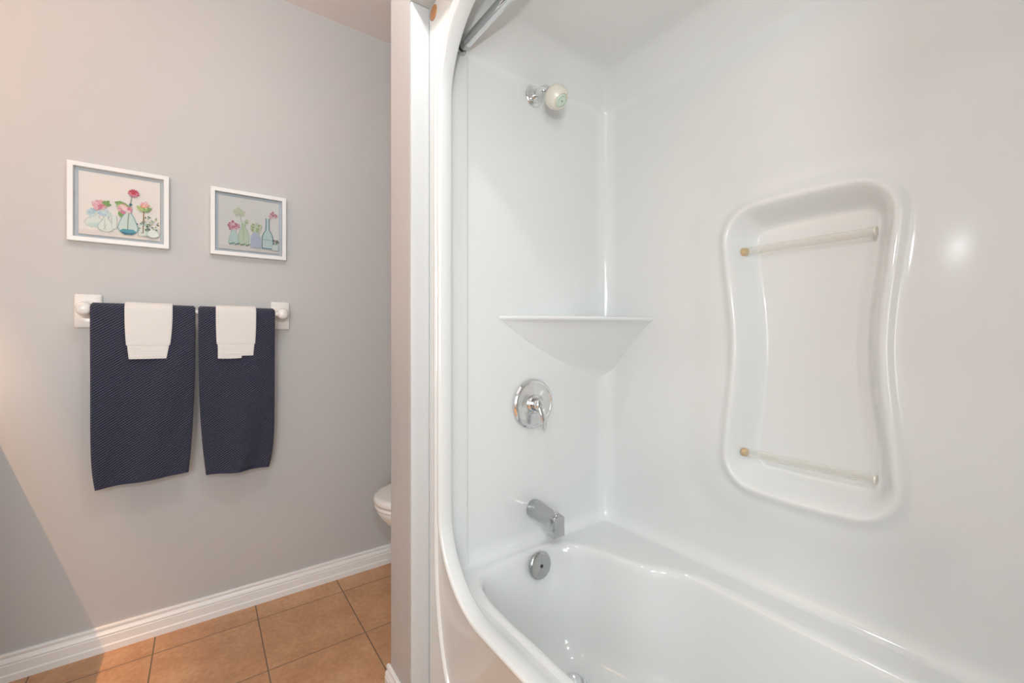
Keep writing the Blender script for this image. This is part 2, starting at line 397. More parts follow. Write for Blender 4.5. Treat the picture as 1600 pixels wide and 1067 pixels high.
# surround: two end walls, long wall with a moulded recess, coved top
NYc, NZc = 0.447, 1.028
def outline():
    base = rrect(-0.190, 0.190, -0.372, 0.372, 0.080, nc=24, ne=40)
    out = []
    for a, b in base:
        out.append((a*(1-0.17*math.exp(-(b/0.235)**2)), b+0.010*math.cos(a/0.19*PI/2)*(1 if b > 0 else -1)))
    return np.array(out)
OUT = outline()
def sdf(Y, Z):
    P = np.stack([Y-NYc, Z-NZc], -1).reshape(-1, 2)
    d = np.full(len(P), 1e9); ins = np.zeros(len(P), bool); n = len(OUT)
    for i in range(n):
        a = OUT[i]; b = OUT[(i+1) % n]; ab = b-a; L2 = float(ab@ab)
        if L2 < 1e-14: continue
        t = np.clip(((P-a)@ab)/L2, 0, 1); q = P-a-t[:, None]*ab
        d = np.minimum(d, (q**2).sum(1))
        c = ((a[1] > P[:, 1]) != (b[1] > P[:, 1]))
        with np.errstate(divide='ignore', invalid='ignore'):
            xi = (b[0]-a[0])*(P[:, 1]-a[1])/(b[1]-a[1] if b[1] != a[1] else 1e-12)+a[0]
        ins ^= c & (P[:, 0] < xi)
    d = np.sqrt(d); d[ins] *= -1
    return d.reshape(Y.shape)
def relief(Y, Z):
    s = sdf(Y, Z)
    h = 0.013*(1-sst(0.015, 0.150, s))
    h = h + 0.0115*np.exp(-((s-0.001)/np.where(s > 0.001, 0.018, 0.010))**2)
    h = h - 0.080*(1-sst(-0.050, -0.004, s))
    return h
R0 = 0.055
tx = np.concatenate([np.linspace(0, (0.618-0.562)/(XB-R0-0.562), 5), (np.array([0.6225, 0.6245, 0.6265, 0.631])-0.562)/(XB-R0-0.562), np.linspace(0.14, 1, 24)])
ya, yb_ = YE-R0, YN+R0
yv = np.concatenate([np.linspace(ya, 0.80, 26)[:-1], np.arange(0.80, 0.10, -0.003), np.linspace(0.10, yb_, 40)])
ty = (ya-yv)/(ya-yb_)
zs = [(0.029, ZR-0.0003), (0.025, ZR+0.0004), (0.020, ZR+0.002), (0.014, ZR+0.006), (0.008, ZR+0.013), (0.004, ZR+0.021), (0.001, ZR+0.031), (0.0, ZR+0.042)]
zs += [(0.0, z) for z in np.linspace(ZR+0.05, 0.55, 8)] + [(0.0, z) for z in np.arange(0.553, 1.52, 0.0035)] + [(0.0, z) for z in np.linspace(1.53, 1.862, 16)]
zs += [(0.0005, 1.868), (0.0020, 1.873), (0.006, 1.879), (0.014, 1.886), (0.030, 1.899), (0.050, 1.915), (0.070, 1.929), (0.088, 1.9395), (0.102, 1.946), (0.116, 1.9492), (0.13, 1.950)]
YY, ZZ = np.meshgrid(yv, np.array([z for _, z in zs]))
H = relief(YY, ZZ)
rows = []
NA = 12
for ri, (d, z) in enumerate(zs):
    r = max(R0-d*0.6, 0.012) if d > 0.032 else R0-d
    row = []
    xe = XB-d-r
    for t in tx:
        x = 0.562+(xe-0.562)*t
        y = YE-d-(0.004*(1-float(sst(0.6225, 0.6265, x))) if z > ZR+0.01 else 0)*(1 if z < 1.90 else 0)
        row.append((x, y, z))
    for k in range(1, NA):
        a = PI/2*(1-k/NA); row.append((xe+r*math.cos(a), YE-d-r+r*math.sin(a), z))
    y0, y1 = YE-d-r, YN+d+r
    for j, t in enumerate(ty):
        yy = y0+(y1-y0)*t
        row.append((XB-d-(H[ri, j] if d < 0.001 else 0), yy, z))
    for k in range(1, NA):
        a = -PI/2*k/NA; row.append((xe+r*math.cos(a), YN+d+r+r*math.sin(a), z))
    for t in tx[::-1][::3]:
        row.append((0.562+(xe-0.562)*t, YN+d, z))
    rows.append(row)
mb = MB().grid(rows, flip=True)
# flat top, closing back to the front panel
top = rows[-1]
mb.add(top, [tuple(range(len(top)))])
d = 0.13
mb.add([(0.562, YE, 1.950), (0.562, YE-d, 1.95), (0.562, YN+d, 1.95), (0.562, YN, 1.95)], [(0, 1, 2, 3)]) if False else None
build(mb, 'shower_wall', M['gel'], unit, angle=75)

# moulded corner shelf with its tapering underside
def shelf_row(z, x, y, n=24, bulge=0.0, d=0.0):
    A = Vector((x, YE-0.001, z)); B = Vector((XB-0.0005, y, z)); out = []
    nv = Vector((-(B.y-A.y), (B.x-A.x), 0)).normalized()
    if nv.dot(Vector((-1, -1, 0))) < 0: nv = -nv
    for i in range(n+1):
        t = i/n; p = A.lerp(B, t)+nv*bulge*math.sin(PI*t); out.append(p)
    return out
sr = []
for z, x, y, bl in ((1.1225, .752, .897, .016), (1.1232, .742, .889, .017), (1.1215, .737, .884, .019), (1.117, .735, .882, .020), (1.112, .738, .884, .0185), (1.108, .748, .893, .012), (1.098, .765, .906, .004), (1.075, .80, .93, 0), (1.05, .838, .955, -.003), (1.015, .905, .987, -.006), (.985, .97, 1.015, -.008), (.955, 1.05, 1.04, -.009), (.93, 1.13, 1.062, -.006), (.90, 1.175, 1.078, -.003), (.87, 1.195, 1.088, 0)):
    row = shelf_row(z, x, y, bulge=bl)
    c = Vector((XB+0.002, YE+0.001, z))
    sr.append([c]+row)
mb = MB().grid(sr, close_u=True); mb.cap(sr[0]); mb.cap(sr[-1], flip=True)
build(mb, 'corner_shelf', M['gel'], unit, angle=60)
# clear acrylic bars across the recess
for z in (1.295, 0.735):
    bar = build(MB().tube([(1.232, 0.308+(0.604-0.308)*i/8, z) for i in range(9)], 0.0106, n=24), 'towel_rail', M['acrylic'], unit)
    bar['label'] = 'clear acrylic rail set across the moulded recess'
    for y, s in ((0.592, 1), (0.3115, -1)):
        build(MB().tube([(1.232, y, z), (1.232, y+(0.012 if s > 0 else 0.004)*s, z)], 0.0112, n=24), 'rail_end', M['amber'] if s > 0 else M['cream'], bar)
# overflow plate and drain
ovp = (0.846, 1.034, 0.352)
mb = MB().lathe([(0.0395, 0), (0.0405, 0.003), (0.0405, 0.008), (0.038, 0.011), (0.034, 0.0125), (0.006, 0.0135), (0.0055, 0.0125), (0, 0.0125)], ovp, (0, -1, 0.10))
o = build(mb, 'overflow_plate', M['chrome_b'], unit, angle=30); o['label'] = 'round chrome overflow plate'
build(MB().lathe([(0.0045, 0.012), (0.0045, 0.0138), (0, 0.0142)], ovp, (0, -1, 0.10), n=16), 'screw', M['dark'], o)
mb = MB().lathe([(0.036, 0.0), (0.037, 0.002), (0.034, 0.005), (0.026, 0.0045), (0.024, 0.001), (0.022, 0.001), (0.022, 0.009), (0.018, 0.012), (0, 0.0135)], (0.852, 0.885, DECK-0.315), (0, 0, 1))
o = build(mb, 'drain_stopper', M['chrome'], unit, angle=30); o['label'] = 'chrome drain stopper'

# copper cap on the panel under the bulkhead
mb = MB().lathe([(0.0185, 0), (0.0195, 0.001), (0.0185, 0.0025), (0.016, 0.003), (0, 0.0032)], (XFR-0.0002, 1.0675, 1.932), (-1, 0, 0))
tag(build(mb, 'copper_cap', M['copper'], origin=(XFR, 1.0675, 1.932)), 'small round copper-coloured cap on the panel corner above the tub opening', 'cap')

# ------------------------------------------------------------------ curtain rod
rod = thing('curtain_rod', (0.600, YE-0.004, 1.880), 'chrome tension shower rod across the top of the tub opening', 'shower rod')
rx, rz = 0.600, 1.880
build(MB().tube([(rx, YE-0.045, rz), (rx, 0.5, rz), (rx, YN+0.045, rz)], 0.0145, n=32), 'rod_tube', M['chrome'], rod, angle=60)
for y0, s in ((YE-0.0045, -1), (YN+0.0005, 1)):
    e = build(MB().lathe([(0.017, 0), (0.018, 0.002), (0.016, 0.007), (0.009, 0.010), (0.008, 0.016), (0.012, 0.018), (0.012, 0.052), (0.0095, 0.056)], (rx, y0, rz), (0, s, 0), n=32), 'end_cap', M['chrome_b'], rod)
    build(MB().lathe([(0.010, 0.0095), (0.0125, 0.012), (0.0125, 0.016), (0.010, 0.0185)], (rx, y0, rz), (0, s, 0), n=24), 'rubber_ring', M['dark'], e)

# bunched shower curtain at the near end of the rod
CURT = simple('beige_curtain_fabric', (0.36, 0.34, 0.27), 0.8, bump=True, bscale=200, bstr=0.2)
rows = []
for z in [0.43+(1.855-0.43)*i/40 for i in range(41)]:
    rows.append([(rx+0.034*math.sin(2*PI*7*u+0.3*math.sin(z*5))*(0.75+0.25*(1.9-z)), -0.365+0.195*u+0.006*math.sin(9*u+z*3), z) for u in [j/140 for j in range(141)]])
r2 = [[(p[0]+0.0012, p[1]+0.0008, p[2]) for p in r] for r in rows]
mb = MB().grid(rows).grid(r2, flip=True).grid([rows[0], r2[0]]).grid([rows[-1], r2[-1]])
sc = tag(build(mb, 'shower_curtain', CURT, origin=(rx, -0.28, 1.86)), 'beige shower curtain bunched at the near end of the chrome rod', 'shower curtain')
for k in range(7):
    y = -0.365+0.195*(k+0.25)/7
    P = [(rx+0.0215*math.cos(a), y, rz-0.006+0.0225*math.sin(a)) for a in [2*PI*i/24 for i in range(25)]]
    build(MB().tube(P, 0.0014, n=8, caps=False), 'curtain_ring', M['chrome'], sc)

# ------------------------------------------------------------------ shower head
sx_, sz_ = 0.871, 1.835
sh = thing('showerhead', (sx_, YE, sz_), 'cream round shower head on a bent chrome arm high on the end wall', 'shower head')
build(MB().lathe([(0.033, 0), (0.0335, 0.002), (0.031, 0.005), (0.026, 0.007), (0.024, 0.006), (0.016, 0.0085), (0.0145, 0.011)], (sx_, YE-0.0005, sz_), (0, -1, 0)), 'escutcheon', M['chrome'], sh, angle=30)
path = [(sx_, YE-0.002, sz_), (sx_, YE-0.03, sz_+0.002)]
for k in range(0, 9):
    a = math.radians(50)*k/8; path.append((sx_, YE-0.040-0.045*math.sin(a), sz_+0.003-0.045*(1-math.cos(a))))
ex, ey, ez = path[-1]; dv = Vector((0, -math.cos(math.radians(50)), -math.sin(math.radians(50))))
path.append(tuple(Vector(path[-1])+dv*0.010))
build(MB().tube(path, 0.0108, n=28), 'shower_arm', M['chrome'], sh, angle=60)
end = Vector(path[-1])
nutp = end-dv*0.004
build(MB().lathe([(0.0135, 0), (0.0145, 0.002), (0.0145, 0.012), (0.013, 0.0145)], nutp, dv, n=8), 'arm_nut', M['chrome_b'], sh, angle=20)
hd = Vector((0.10, -0.70, -0.70)).normalized()
hb = nutp+dv*0.012
prof = [(0.0125, 0), (0.015, 0.002), (0.024, 0.006), (0.031, 0.013), (0.0355, 0.022), (0.0365, 0.031), (0.035, 0.041), (0.031, 0.049), (0.0265, 0.054), (0.0235, 0.0565), (0.022, 0.0585), (0.0205, 0.0585), (0.0195, 0.056)]
build(MB().lathe(prof, hb, hd, n=48), 'spray_body', M['cream'], sh, angle=50)
face = build(MB().lathe([(0.0195, 0.0555), (0.0185, 0.0585), (0.0155, 0.0605), (0.012, 0.0605), (0.0, 0.061)], hb, hd, n=40), 'spray_face', M['mint'], sh, angle=30)
ring = MB().lathe([(0.0135, 0.0600), (0.0141, 0.0612), (0.0148, 0.0600)], hb, hd, n=40)
build(ring, 'face_ring', M['green'], face)
build(MB().lathe([(0.0025, 0.0608), (0.0025, 0.0618), (0.0, 0.062)], hb, hd, n=16), 'centre_button', M['green'], face)

# ------------------------------------------------------------------ mixing valve
vx, vz = 0.866, 0.842
vl = thing('shower_valve', (vx, YE, vz), 'round chrome mixing valve plate with a drooping lever handle', 'shower valve')
build(MB().lathe([(0.0785, 0), (0.0800, 0.002), (0.0795, 0.006), (0.0755, 0.011), (0.0700, 0.0135), (0.0675, 0.0135), (0.0660, 0.012), (0.048, 0.0115), (0.033, 0.0145), (0.031, 0.0145)], (vx, YE-0.0005, vz), (0, -1, 0), n=72), 'escutcheon', M['chrome'], vl, angle=30)
build(MB().lathe([(0.0315, 0.010), (0.0315, 0.022), (0.029, 0.0245), (0.0265, 0.0245), (0.0265, 0.019), (0.022, 0.019), (0.022, 0.026)], (vx, YE-0.0005, vz), (0, -1, 0), n=48), 'sleeve', M['chrome'], vl, angle=30)
hn = MB()
hn.lathe([(0.0205, 0.020), (0.0205, 0.036), (0.0195, 0.042), (0.016, 0.0465), (0.010, 0.049), (0, 0.050)], (vx, YE, vz), (0, -1, 0), n=40)
lev = [(0, 0.034, 0.004, 0.016, 0.012), (0.001, 0.042, -0.010, 0.0155, 0.010), (0.003, 0.050, -0.028, 0.0135, 0.007), (0.005, 0.0535, -0.046, 0.0115, 0.0052), (0.007, 0.053, -0.060, 0.0095, 0.0042), (0.008, 0.051, -0.070, 0.0075, 0.0038), (0.0085, 0.0495, -0.0755, 0.004, 0.003)]
rows = []
for dx, dy, dz, rw, rt in lev:
    rows.append([(vx+dx+rw*math.cos(2*PI*k/20), YE-dy+rt*math.sin(2*PI*k/20), vz+dz) for k in range(20)])
hn.grid(rows, close_u=True); hn.cap(rows[0]); hn.cap(rows[-1])
build(hn, 'lever_handle', M['chrome'], vl, angle=60)

# ------------------------------------------------------------------ tub spout
spx, spz = 0.870, 0.503
sp = thing('tub_spout', (spx, YE, spz), 'square-nosed chrome tub spout with a diverter knob above the tub rim', 'spout')
secs = [(0.000, 0.0290, 0.0290, 0.0, 1.0), (0.004, 0.0298, 0.0298, 0.0, 1.0), (0.035, 0.0285, 0.0280, -0.0005, 0.9), (0.070, 0.0265, 0.0235, -0.004, 0.7), (0.088, 0.0238, 0.0225, -0.0080, 0.2), (0.092, 0.0232, 0.0225, -0.0085, 0.05), (0.1225, 0.0215, 0.0215, -0.0110, 0.03), (0.1245, 0.0200, 0.0200, -0.0110, 0.03)]
rows = []
for h, rw, rh, dz, sq in secs:
    r = []
    for k in range(40):
        a = 2*PI*k/40; c, s = math.cos(a), math.sin(a)
        e = 0.12+0.88*sq
        X = rw*math.copysign(abs(c)**e, c); Z = rh*math.copysign(abs(s)**e, s)
        r.append((spx+X, YE-0.0005-h, spz+dz+Z))
    rows.append(r)
mb = MB().grid(rows, close_u=True); mb.cap(rows[0]); mb.cap(rows[-1])
# downturned lip
mb2 = [[(spx+(0.0215 if b == 0 else 0.0212)*a, YE-0.091-0.0335*b, zz) for a, b in ((-1, 0), (1, 0), (1, 1), (-1, 1))] for zz in (spz-0.026, spz-0.0475)]
mb.grid(mb2, close_u=True); mb.cap(mb2[0]); mb.cap(mb2[1])
build(mb, 'spout_body', M['chrome_b'], sp, angle=35)
build(MB().lathe([(0.004, 0), (0.004, 0.008), (0.0045, 0.009), (0.0085, 0.014), (0.0085, 0.017), (0.005, 0.019)], (spx, YE-0.111, spz+0.009), (0, 0, 1), n=24), 'diverter_knob', M['chrome'], sp)

# ------------------------------------------------------------------ toilet
TY = 1.615
to = thing('toilet', (0.93, TY, 0.0), 'white porcelain toilet whose bowl front peeks out behind the partition wall', 'toilet')
def egg(x0, x1, w, n=56, yc=TY, p=1.0):
    out = []
    xc = x0+(x1-x0)*0.58
    for k in range(n):
        a = 2*PI*k/n; c, s = math.cos(a), math.sin(a)
        rx_ = (xc-x0) if c < 0 else (x1-xc)
        sq = 0.92 if c < 0 else 0.75
        out.append((xc+rx_*math.copysign(abs(c)**sq, c), yc+w*math.copysign(abs(s)**(0.95), s)))
    return out
TX0, TX1 = 0.527, 1.10
bowl = [(0.80, 1.13, 0.105, 0.0), (0.79, 1.13, 0.11, 0.02), (0.80, 1.12, 0.098, 0.06), (0.80, 1.10, 0.093, 0.14), (0.755, 1.09, 0.11, 0.20), (0.68, 1.09, 0.14, 0.26), (0.61, 1.09, 0.163, 0.31), (0.565, 1.095, 0.176, 0.35), (0.543, 1.10, 0.182, 0.38), (0.537, 1.10, 0.184, 0.395), (0.540, 1.10, 0.182, 0.4015)]
rows = [[(x, y, z) for x, y in egg(a, b, w)] for a, b, w, z in bowl]
mb = MB().grid(rows, close_u=True); mb.cap(rows[0]); mb.cap(rows[-1])
build(mb, 'bowl', M['porcelain'], to, angle=60)
def slab(name, x0, x1, w, z0, z1, e, parent, m):
    rows = [[(x, y, z) for x, y in egg(x0+i, x1-i, w-i)] for i, z in ((e, z0), (e*0.3, z0+e*0.3), (0, z0+e), (0, z1-e*1.6), (e*0.4, z1-e*0.7), (e*1.2, z1-e*0.2), (e*3.5, z1), )]
    mb = MB().grid(rows, close_u=True); mb.cap(rows[0]); mb.cap(rows[-1]); return build(mb, name, m, parent, angle=60)
slab('toilet_seat', 0.530, 1.09, 0.188, 0.4045, 0.420, 0.004, to, M['ceramic'])
slab('toilet_lid', TX0, 1.09, 0.190, 0.4225, 0.449, 0.007, to, M['ceramic'])
mb = MB().box(1.13, 1.322, TY-0.22, TY+0.22, 0.40, 0.735)
build(mb, 'tank', M['porcelain'], to, bevel=0.02, bseg=4)
build(MB().box(1.118, 1.326, TY-0.23, TY+0.23, 0.7355, 0.770), 'tank_lid', M['porcelain'], to, bevel=0.010, bseg=3)
build(MB().tube([(1.131, TY-0.15, 0.68), (1.112, TY-0.15, 0.68)], 0.012), 'flush_lever', M['chrome'], to)
build(MB().box(0.98, 1.14, TY-0.10, TY+0.10, 0.20, 0.3998), 'bowl_neck', M['porcelain'], to, bevel=0.02)

# ------------------------------------------------------------------ towel bar
tb = thing('towel_bar', (-0.025, YF, 1.147), 'white ceramic towel bar mounted on the grey wall below the pictures', 'towel bar')
BY = YF-0.075; BZ = 1.147
for x in (-0.307, 0.257):
    br = build(MB().box(x-0.034, x+0.034, YF-0.013, YF-0.0003, 1.087, 1.199), 'mounting_plate', M['ceramic'], tb, bevel=0.0058, bseg=4)
    s = 1 if x < 0 else -1
    rows = []
    for h, rx_, rz_, dx in ((0.010, 0.026, 0.034, 0), (0.020, 0.018, 0.022, 0), (0.034, 0.0155, 0.017, 0), (0.050, 0.0165, 0.0185, 0), (0.064, 0.0195, 0.0205, 0), (0.078, 0.0200, 0.0210, 0), (0.088, 0.0175, 0.0185, 0), (0.093, 0.012, 0.013, 0)):
        rows.append([(x+dx+rx_*math.copysign(abs(math.cos(2*PI*k/32))**0.8, math.cos(2*PI*k/32)), YF-h, BZ+0.001+rz_*math.copysign(abs(math.sin(2*PI*k/32))**0.8, math.sin(2*PI*k/32))) for k in range(32)])
    mb = MB().grid(rows, close_u=True); mb.cap(rows[-1]); mb.cap(rows[0])
    build(mb, 'bar_post', M['ceramic'], br, angle=60)
build(MB().tube([(-0.292, BY, BZ), (0.242, BY, BZ)], 0.0085, n=24), 'bar', M['ceramic'], tb)

# ------------------------------------------------------------------ towels (folded over the bar)
def towel(name, x0t, x1t, x0b, x1b, zf, zb, rin, th, m, label, cat, group, seed, wr=0.004, pl=2.2, pr=2.2, hem=None, band=None, skew=0.0, fold=None):
    """sheet draped over the bar: front hangs to zf, back to zb; rin = inner radius round the bar; th = thickness"""
    rnd = random.Random(seed); ph = [rnd.uniform(0, 6.28) for _ in range(6)]
    NU = 46
    def centre():
        P = []
        n = 60
        for i in range(n): P.append((-1, zf+(BZ-zf)*i/n))
        for i in range(17): a = PI*i/16; P.append(('arc', a))
        for i in range(1, n//2+1): P.append((1, BZ+(zb-BZ)*i/(n//2)))
        return P
    cen = centre()
    def surf(r):
        rows = []
        for c in cen:
            row = []
            for j in range(NU+1):
                u = j/NU
                if c[0] == 'arc': yy = BY-r*math.cos(c[1]); zz = BZ+r*math.sin(c[1]); dn = 0
                else: zz = c[1]; yy = BY+c[0]*r; dn = (BZ-zz)/max(1e-6, BZ-zf)
                dn = max(0, min(1, dn))
                k = dn**0.8
                x0 = x0t+(x0b-x0t)*(dn**pl); x1 = x1t+(x1b-x1t)*(dn**pr)
                inband = band and c[0] == -1 and zz < zf+band[1]
                if inband: x0 += 0.0028; x1 -= 0.0028
                e = min(u, 1-u)
                # round the long edges
                rr_edge = th*0.5
                de = min(e*(x1-x0)/rr_edge, 1.0)
                shr = rr_edge*(1-math.sqrt(max(0, 1-(1-de)**2)))
                mid = rin+th/2
                side = 1 if r > mid else -1
                w = wr*k*(math.sin(7.0*u+ph[0]+2.0*dn)+0.5*math.sin(12*u+ph[1]+5*dn)+0.30*math.sin(6*dn+ph[2]+5*u)+(0.35*math.exp(-((u+0.9*dn-1.45+0.2*math.sin(ph[3]))/0.05)**2) if wr > 0.002 else 0))
                if c[0] == 'arc': y2 = BY-(r-side*shr)*math.cos(c[1]); z2 = BZ+(r-side*shr)*math.sin(c[1])
                elif c[0] == -1:
                    y2 = BY-(r-side*shr)+0.9*abs(wr)*k-w if False else BY-(r-side*shr)-max(0, 0)-w*0.8+0.012*k*(0 if wr < 0.002 else 1)
                    z2 = zz+skew*(u-0.5)*k
                else:
                    y2 = BY+(r-side*shr)-0.006*k; z2 = zz
                if c[0] == -1:
                    lim = BY-rin*0.4
                if inband and side > 0: y2 += 0.0016
                row.append((x0+(x1-x0)*u, y2, z2))
            rows.append(row)
        return rows
    A = surf(rin+th); B = surf(rin)
    mb = MB(); mb.grid(A); mb.grid(B, flip=True)
    for r0, r1 in ((A[0], B[0]), (A[-1], B[-1])): mb.grid([r0, r1])
    for j in (0, NU): mb.grid([[r[j] for r in A], [r[j] for r in B]])
    root = build(mb, name, m, origin=((x0t+x1t)/2, BY, BZ), angle=80)
    tag(root, label, cat, group)
    if hem:   # stitched hem: strip just proud of the outer surface
        n = 2
        idx = [i for i in range(len(A)) if cen[i][0] == -1 and cen[i][1] < zf+hem]
        rows = [[(p[0], p[1]-0.0012, p[2]-0.0004) for p in A[i]] for i in idx]
        r2 = [[(p[0], p[1]+0.0015, p[2]-0.0004) for p in A[i]] for i in idx]
        low = [[(p[0], p[1], p[2]-0.0035) for p in rows[0]]]
        lo2 = [[(p[0], p[1]+th+0.003, p[2]-0.0035) for p in rows[0]]]
        mb = MB().grid(low+rows); mb.grid(lo2+low); mb.grid([r2[-1], rows[-1]])
        build(mb, 'hem', M['navy_hem'], root, angle=60)
    if band:
        b0, b1 = band
        idx = [i for i in range(len(A)) if cen[i][0] == -1 and zf+b0 <= cen[i][1] < zf+b1]
        rows = []
        for q, i in enumerate(idx):
            off = 0.0003 if q in (0, len(idx)-1) else (0.0009 if q % 3 else 0.0002)
            rows.append([(p[0], p[1]-off, p[2]) for p in A[i][1:-1]])
        build(MB().grid(rows), 'woven_band', M['white_band'], root, angle=40)
    return root
towel('bath_towel', -0.291, -0.0205, -0.281, -0.0395, 0.576, 0.62, 0.0092, 0.0120, M['navy'], 'navy ribbed bath towel folded over the left half of the bar, the wider one', 'towel', 'navy towels on the bar', 3, wr=0.012, pl=9, pr=2.5, hem=0.010, skew=0.016)
towel('bath_towel', -0.0125, 0.229, 0.010, 0.2100, 0.560, 0.60, 0.0092, 0.0120, M['navy'], 'navy ribbed bath towel folded over the right half of the bar, the narrower one', 'towel', 'navy towels on the bar', 11, wr=0.012, pl=3, pr=9, hem=0.010, skew=-0.004)
towel('washcloth', -0.2075, -0.0835, -0.2000, -0.0975, 0.984, 1.01, 0.0224, 0.0050, M['white_terry'], 'white washcloth folded over the left navy towel with an even bottom edge', 'washcloth', 'white washcloths on the navy towels', 5, wr=0.0009, band=(0.004, 0.044))
wc = towel('washcloth', 0.0390, 0.1650, 0.0440, 0.1580, 0.988, 1.01, 0.0224, 0.0050, M['white_terry'], 'white washcloth folded over the right navy towel, an inner corner showing below', 'washcloth', 'white washcloths on the navy towels', 9, wr=0.0009, band=(0.004, 0.044))
# inner layer of the second cloth peeping out at the bottom left
mb = MB(); rows = []
for zz, dy in ((1.02, 0.0), (0.99, 0.0), (0.983, -0.0004), (0.9795, 0.0)):
    rows.append([(0.0450+(0.118-0.045)*j/12, BY-0.0262+dy, zz-0.0015*math.sin(PI*j/12)) for j in range(13)])
back = [[(p[0], p[1]+0.003, p[2]) for p in r] for r in rows]
mb.grid(rows).grid(back, flip=True).grid([rows[-1], back[-1]])
mb.grid([[r[0] for r in rows], [r[0] for r in back]]).grid([[r[-1] for r in rows], [r[-1] for r in back]])
build(mb, 'inner_fold', M['white_terry'], wc)

# ------------------------------------------------------------------ framed prints
INK = {}
def ink(name, col):
    if name not in INK: INK[name] = simple('print_'+name, col, 0.85)
    return INK[name]
class Print:
    def __init__(s, ox, oz, w, h, y): s.o = (ox, oz); s.w = w; s.h = h; s.y = y; s.mb = MB(); s.mats = [M['paper']]; s.k = 0; s.mb.box(ox, ox+w, y, y+0.002, oz, oz+h, 0)
    def mi(s, m):
        if m not in s.mats: s.mats.append(m)
        return s.mats.index(m)
    def poly(s, pts, m):
        s.k += 1; y = s.y-0.00003*s.k-0.0001
        v = [(s.o[0]+a*s.w, y, s.o[1]+b*s.h) for a, b in pts]
        s.mb.add(v, [tuple(range(len(v)))], s.mi(m))
    def ell(s, cx, cz, rx_, rz_, m, n=18, rot=0):
        s.poly([(cx+rx_*math.cos(2*PI*i/n)*math.cos(rot)-rz_*math.sin(2*PI*i/n)*math.sin(rot), cz+rx_*math.cos(2*PI*i/n)*math.sin(rot)+rz_*math.sin(2*PI*i/n)*math.cos(rot)) for i in range(n)], m)
    def line(s, pts, w, m):
        for (a, b), (c, d) in zip(pts[:-1], pts[1:]):
            L = math.hypot(c-a, d-b) or 1; nx, nz = -(d-b)/L*w/2, (c-a)/L*w/2
            s.poly([(a-nx, b-nz), (c-nx, d-nz), (c+nx, d+nz), (a+nx, b+nz)], m)
    def blossom(s, cx, cz, r, cols, n, seed, pr=0.35):
        q = random.Random(seed)
        for i in range(n):
            a = q.uniform(0, 6.28); d = r*math.sqrt(q.random())*0.85
            s.ell(cx+d*math.cos(a), cz+d*math.sin(a)*0.9, r*pr*q.uniform(.6, 1.2), r*pr*q.uniform(.5, 1.0), cols[i % len(cols)], n=8, rot=q.uniform(0, 3))
    def profile(s, cx, z0, prof, fill, edge, lw=0.006):
        R = [(cx+r, z0+h) for r, h in prof]; Lf = [(cx-r, z0+h) for r, h in prof]
        s.poly(R+Lf[::-1], fill); s.line(R, lw, edge); s.line(Lf, lw, edge)
    def leaf(s, x, z, l, w, rot, m):
        pts = [(0, 0), (l*.3, w), (l*.7, w*.8), (l, 0), (l*.7, -w*.8), (l*.3, -w)]
        s.poly([(x+a*math.cos(rot)-b*math.sin(rot), z+a*math.sin(rot)+b*math.cos(rot)) for a, b in pts], m)
    def done(s, parent): return build(s.mb, 'art_print', s.mats, parent, smooth=False, weld=False)
I = dict(aqua=ink('aqua_wash', (.58, .70, .66)), aqua2=ink('pale_aqua', (.70, .77, .72)), teal=ink('teal', (.10, .34, .42)), teal2=ink('deep_teal', (.05, .17, .24)), sage=ink('sage_line', (.33, .46, .42)),
    pink=ink('pink', (.75, .42, .47)), pink2=ink('rose', (.60, .22, .30)), palep=ink('blush', (.80, .60, .58)), red=ink('crimson', (.50, .06, .10)), blue=ink('powder_blue', (.42, .58, .66)), blue2=ink('sky', (.58, .69, .74)),
    leaf=ink('leaf_green', (.20, .36, .12)), leaf2=ink('light_green', (.38, .50, .20)), dk=ink('charcoal_green', (.08, .13, .11)), org=ink('orange', (.75, .33, .14)), stem=ink('stem', (.18, .24, .14)), brown=ink('brown', (.28, .17, .10)),
    lav=ink('lavender_glass', (.52, .56, .66)), grn=ink('green_glass', (.60, .68, .52)), cream=ink('cream_petal', (.68, .66, .50)), sand=ink('table_wash', (.76, .71, .66)))
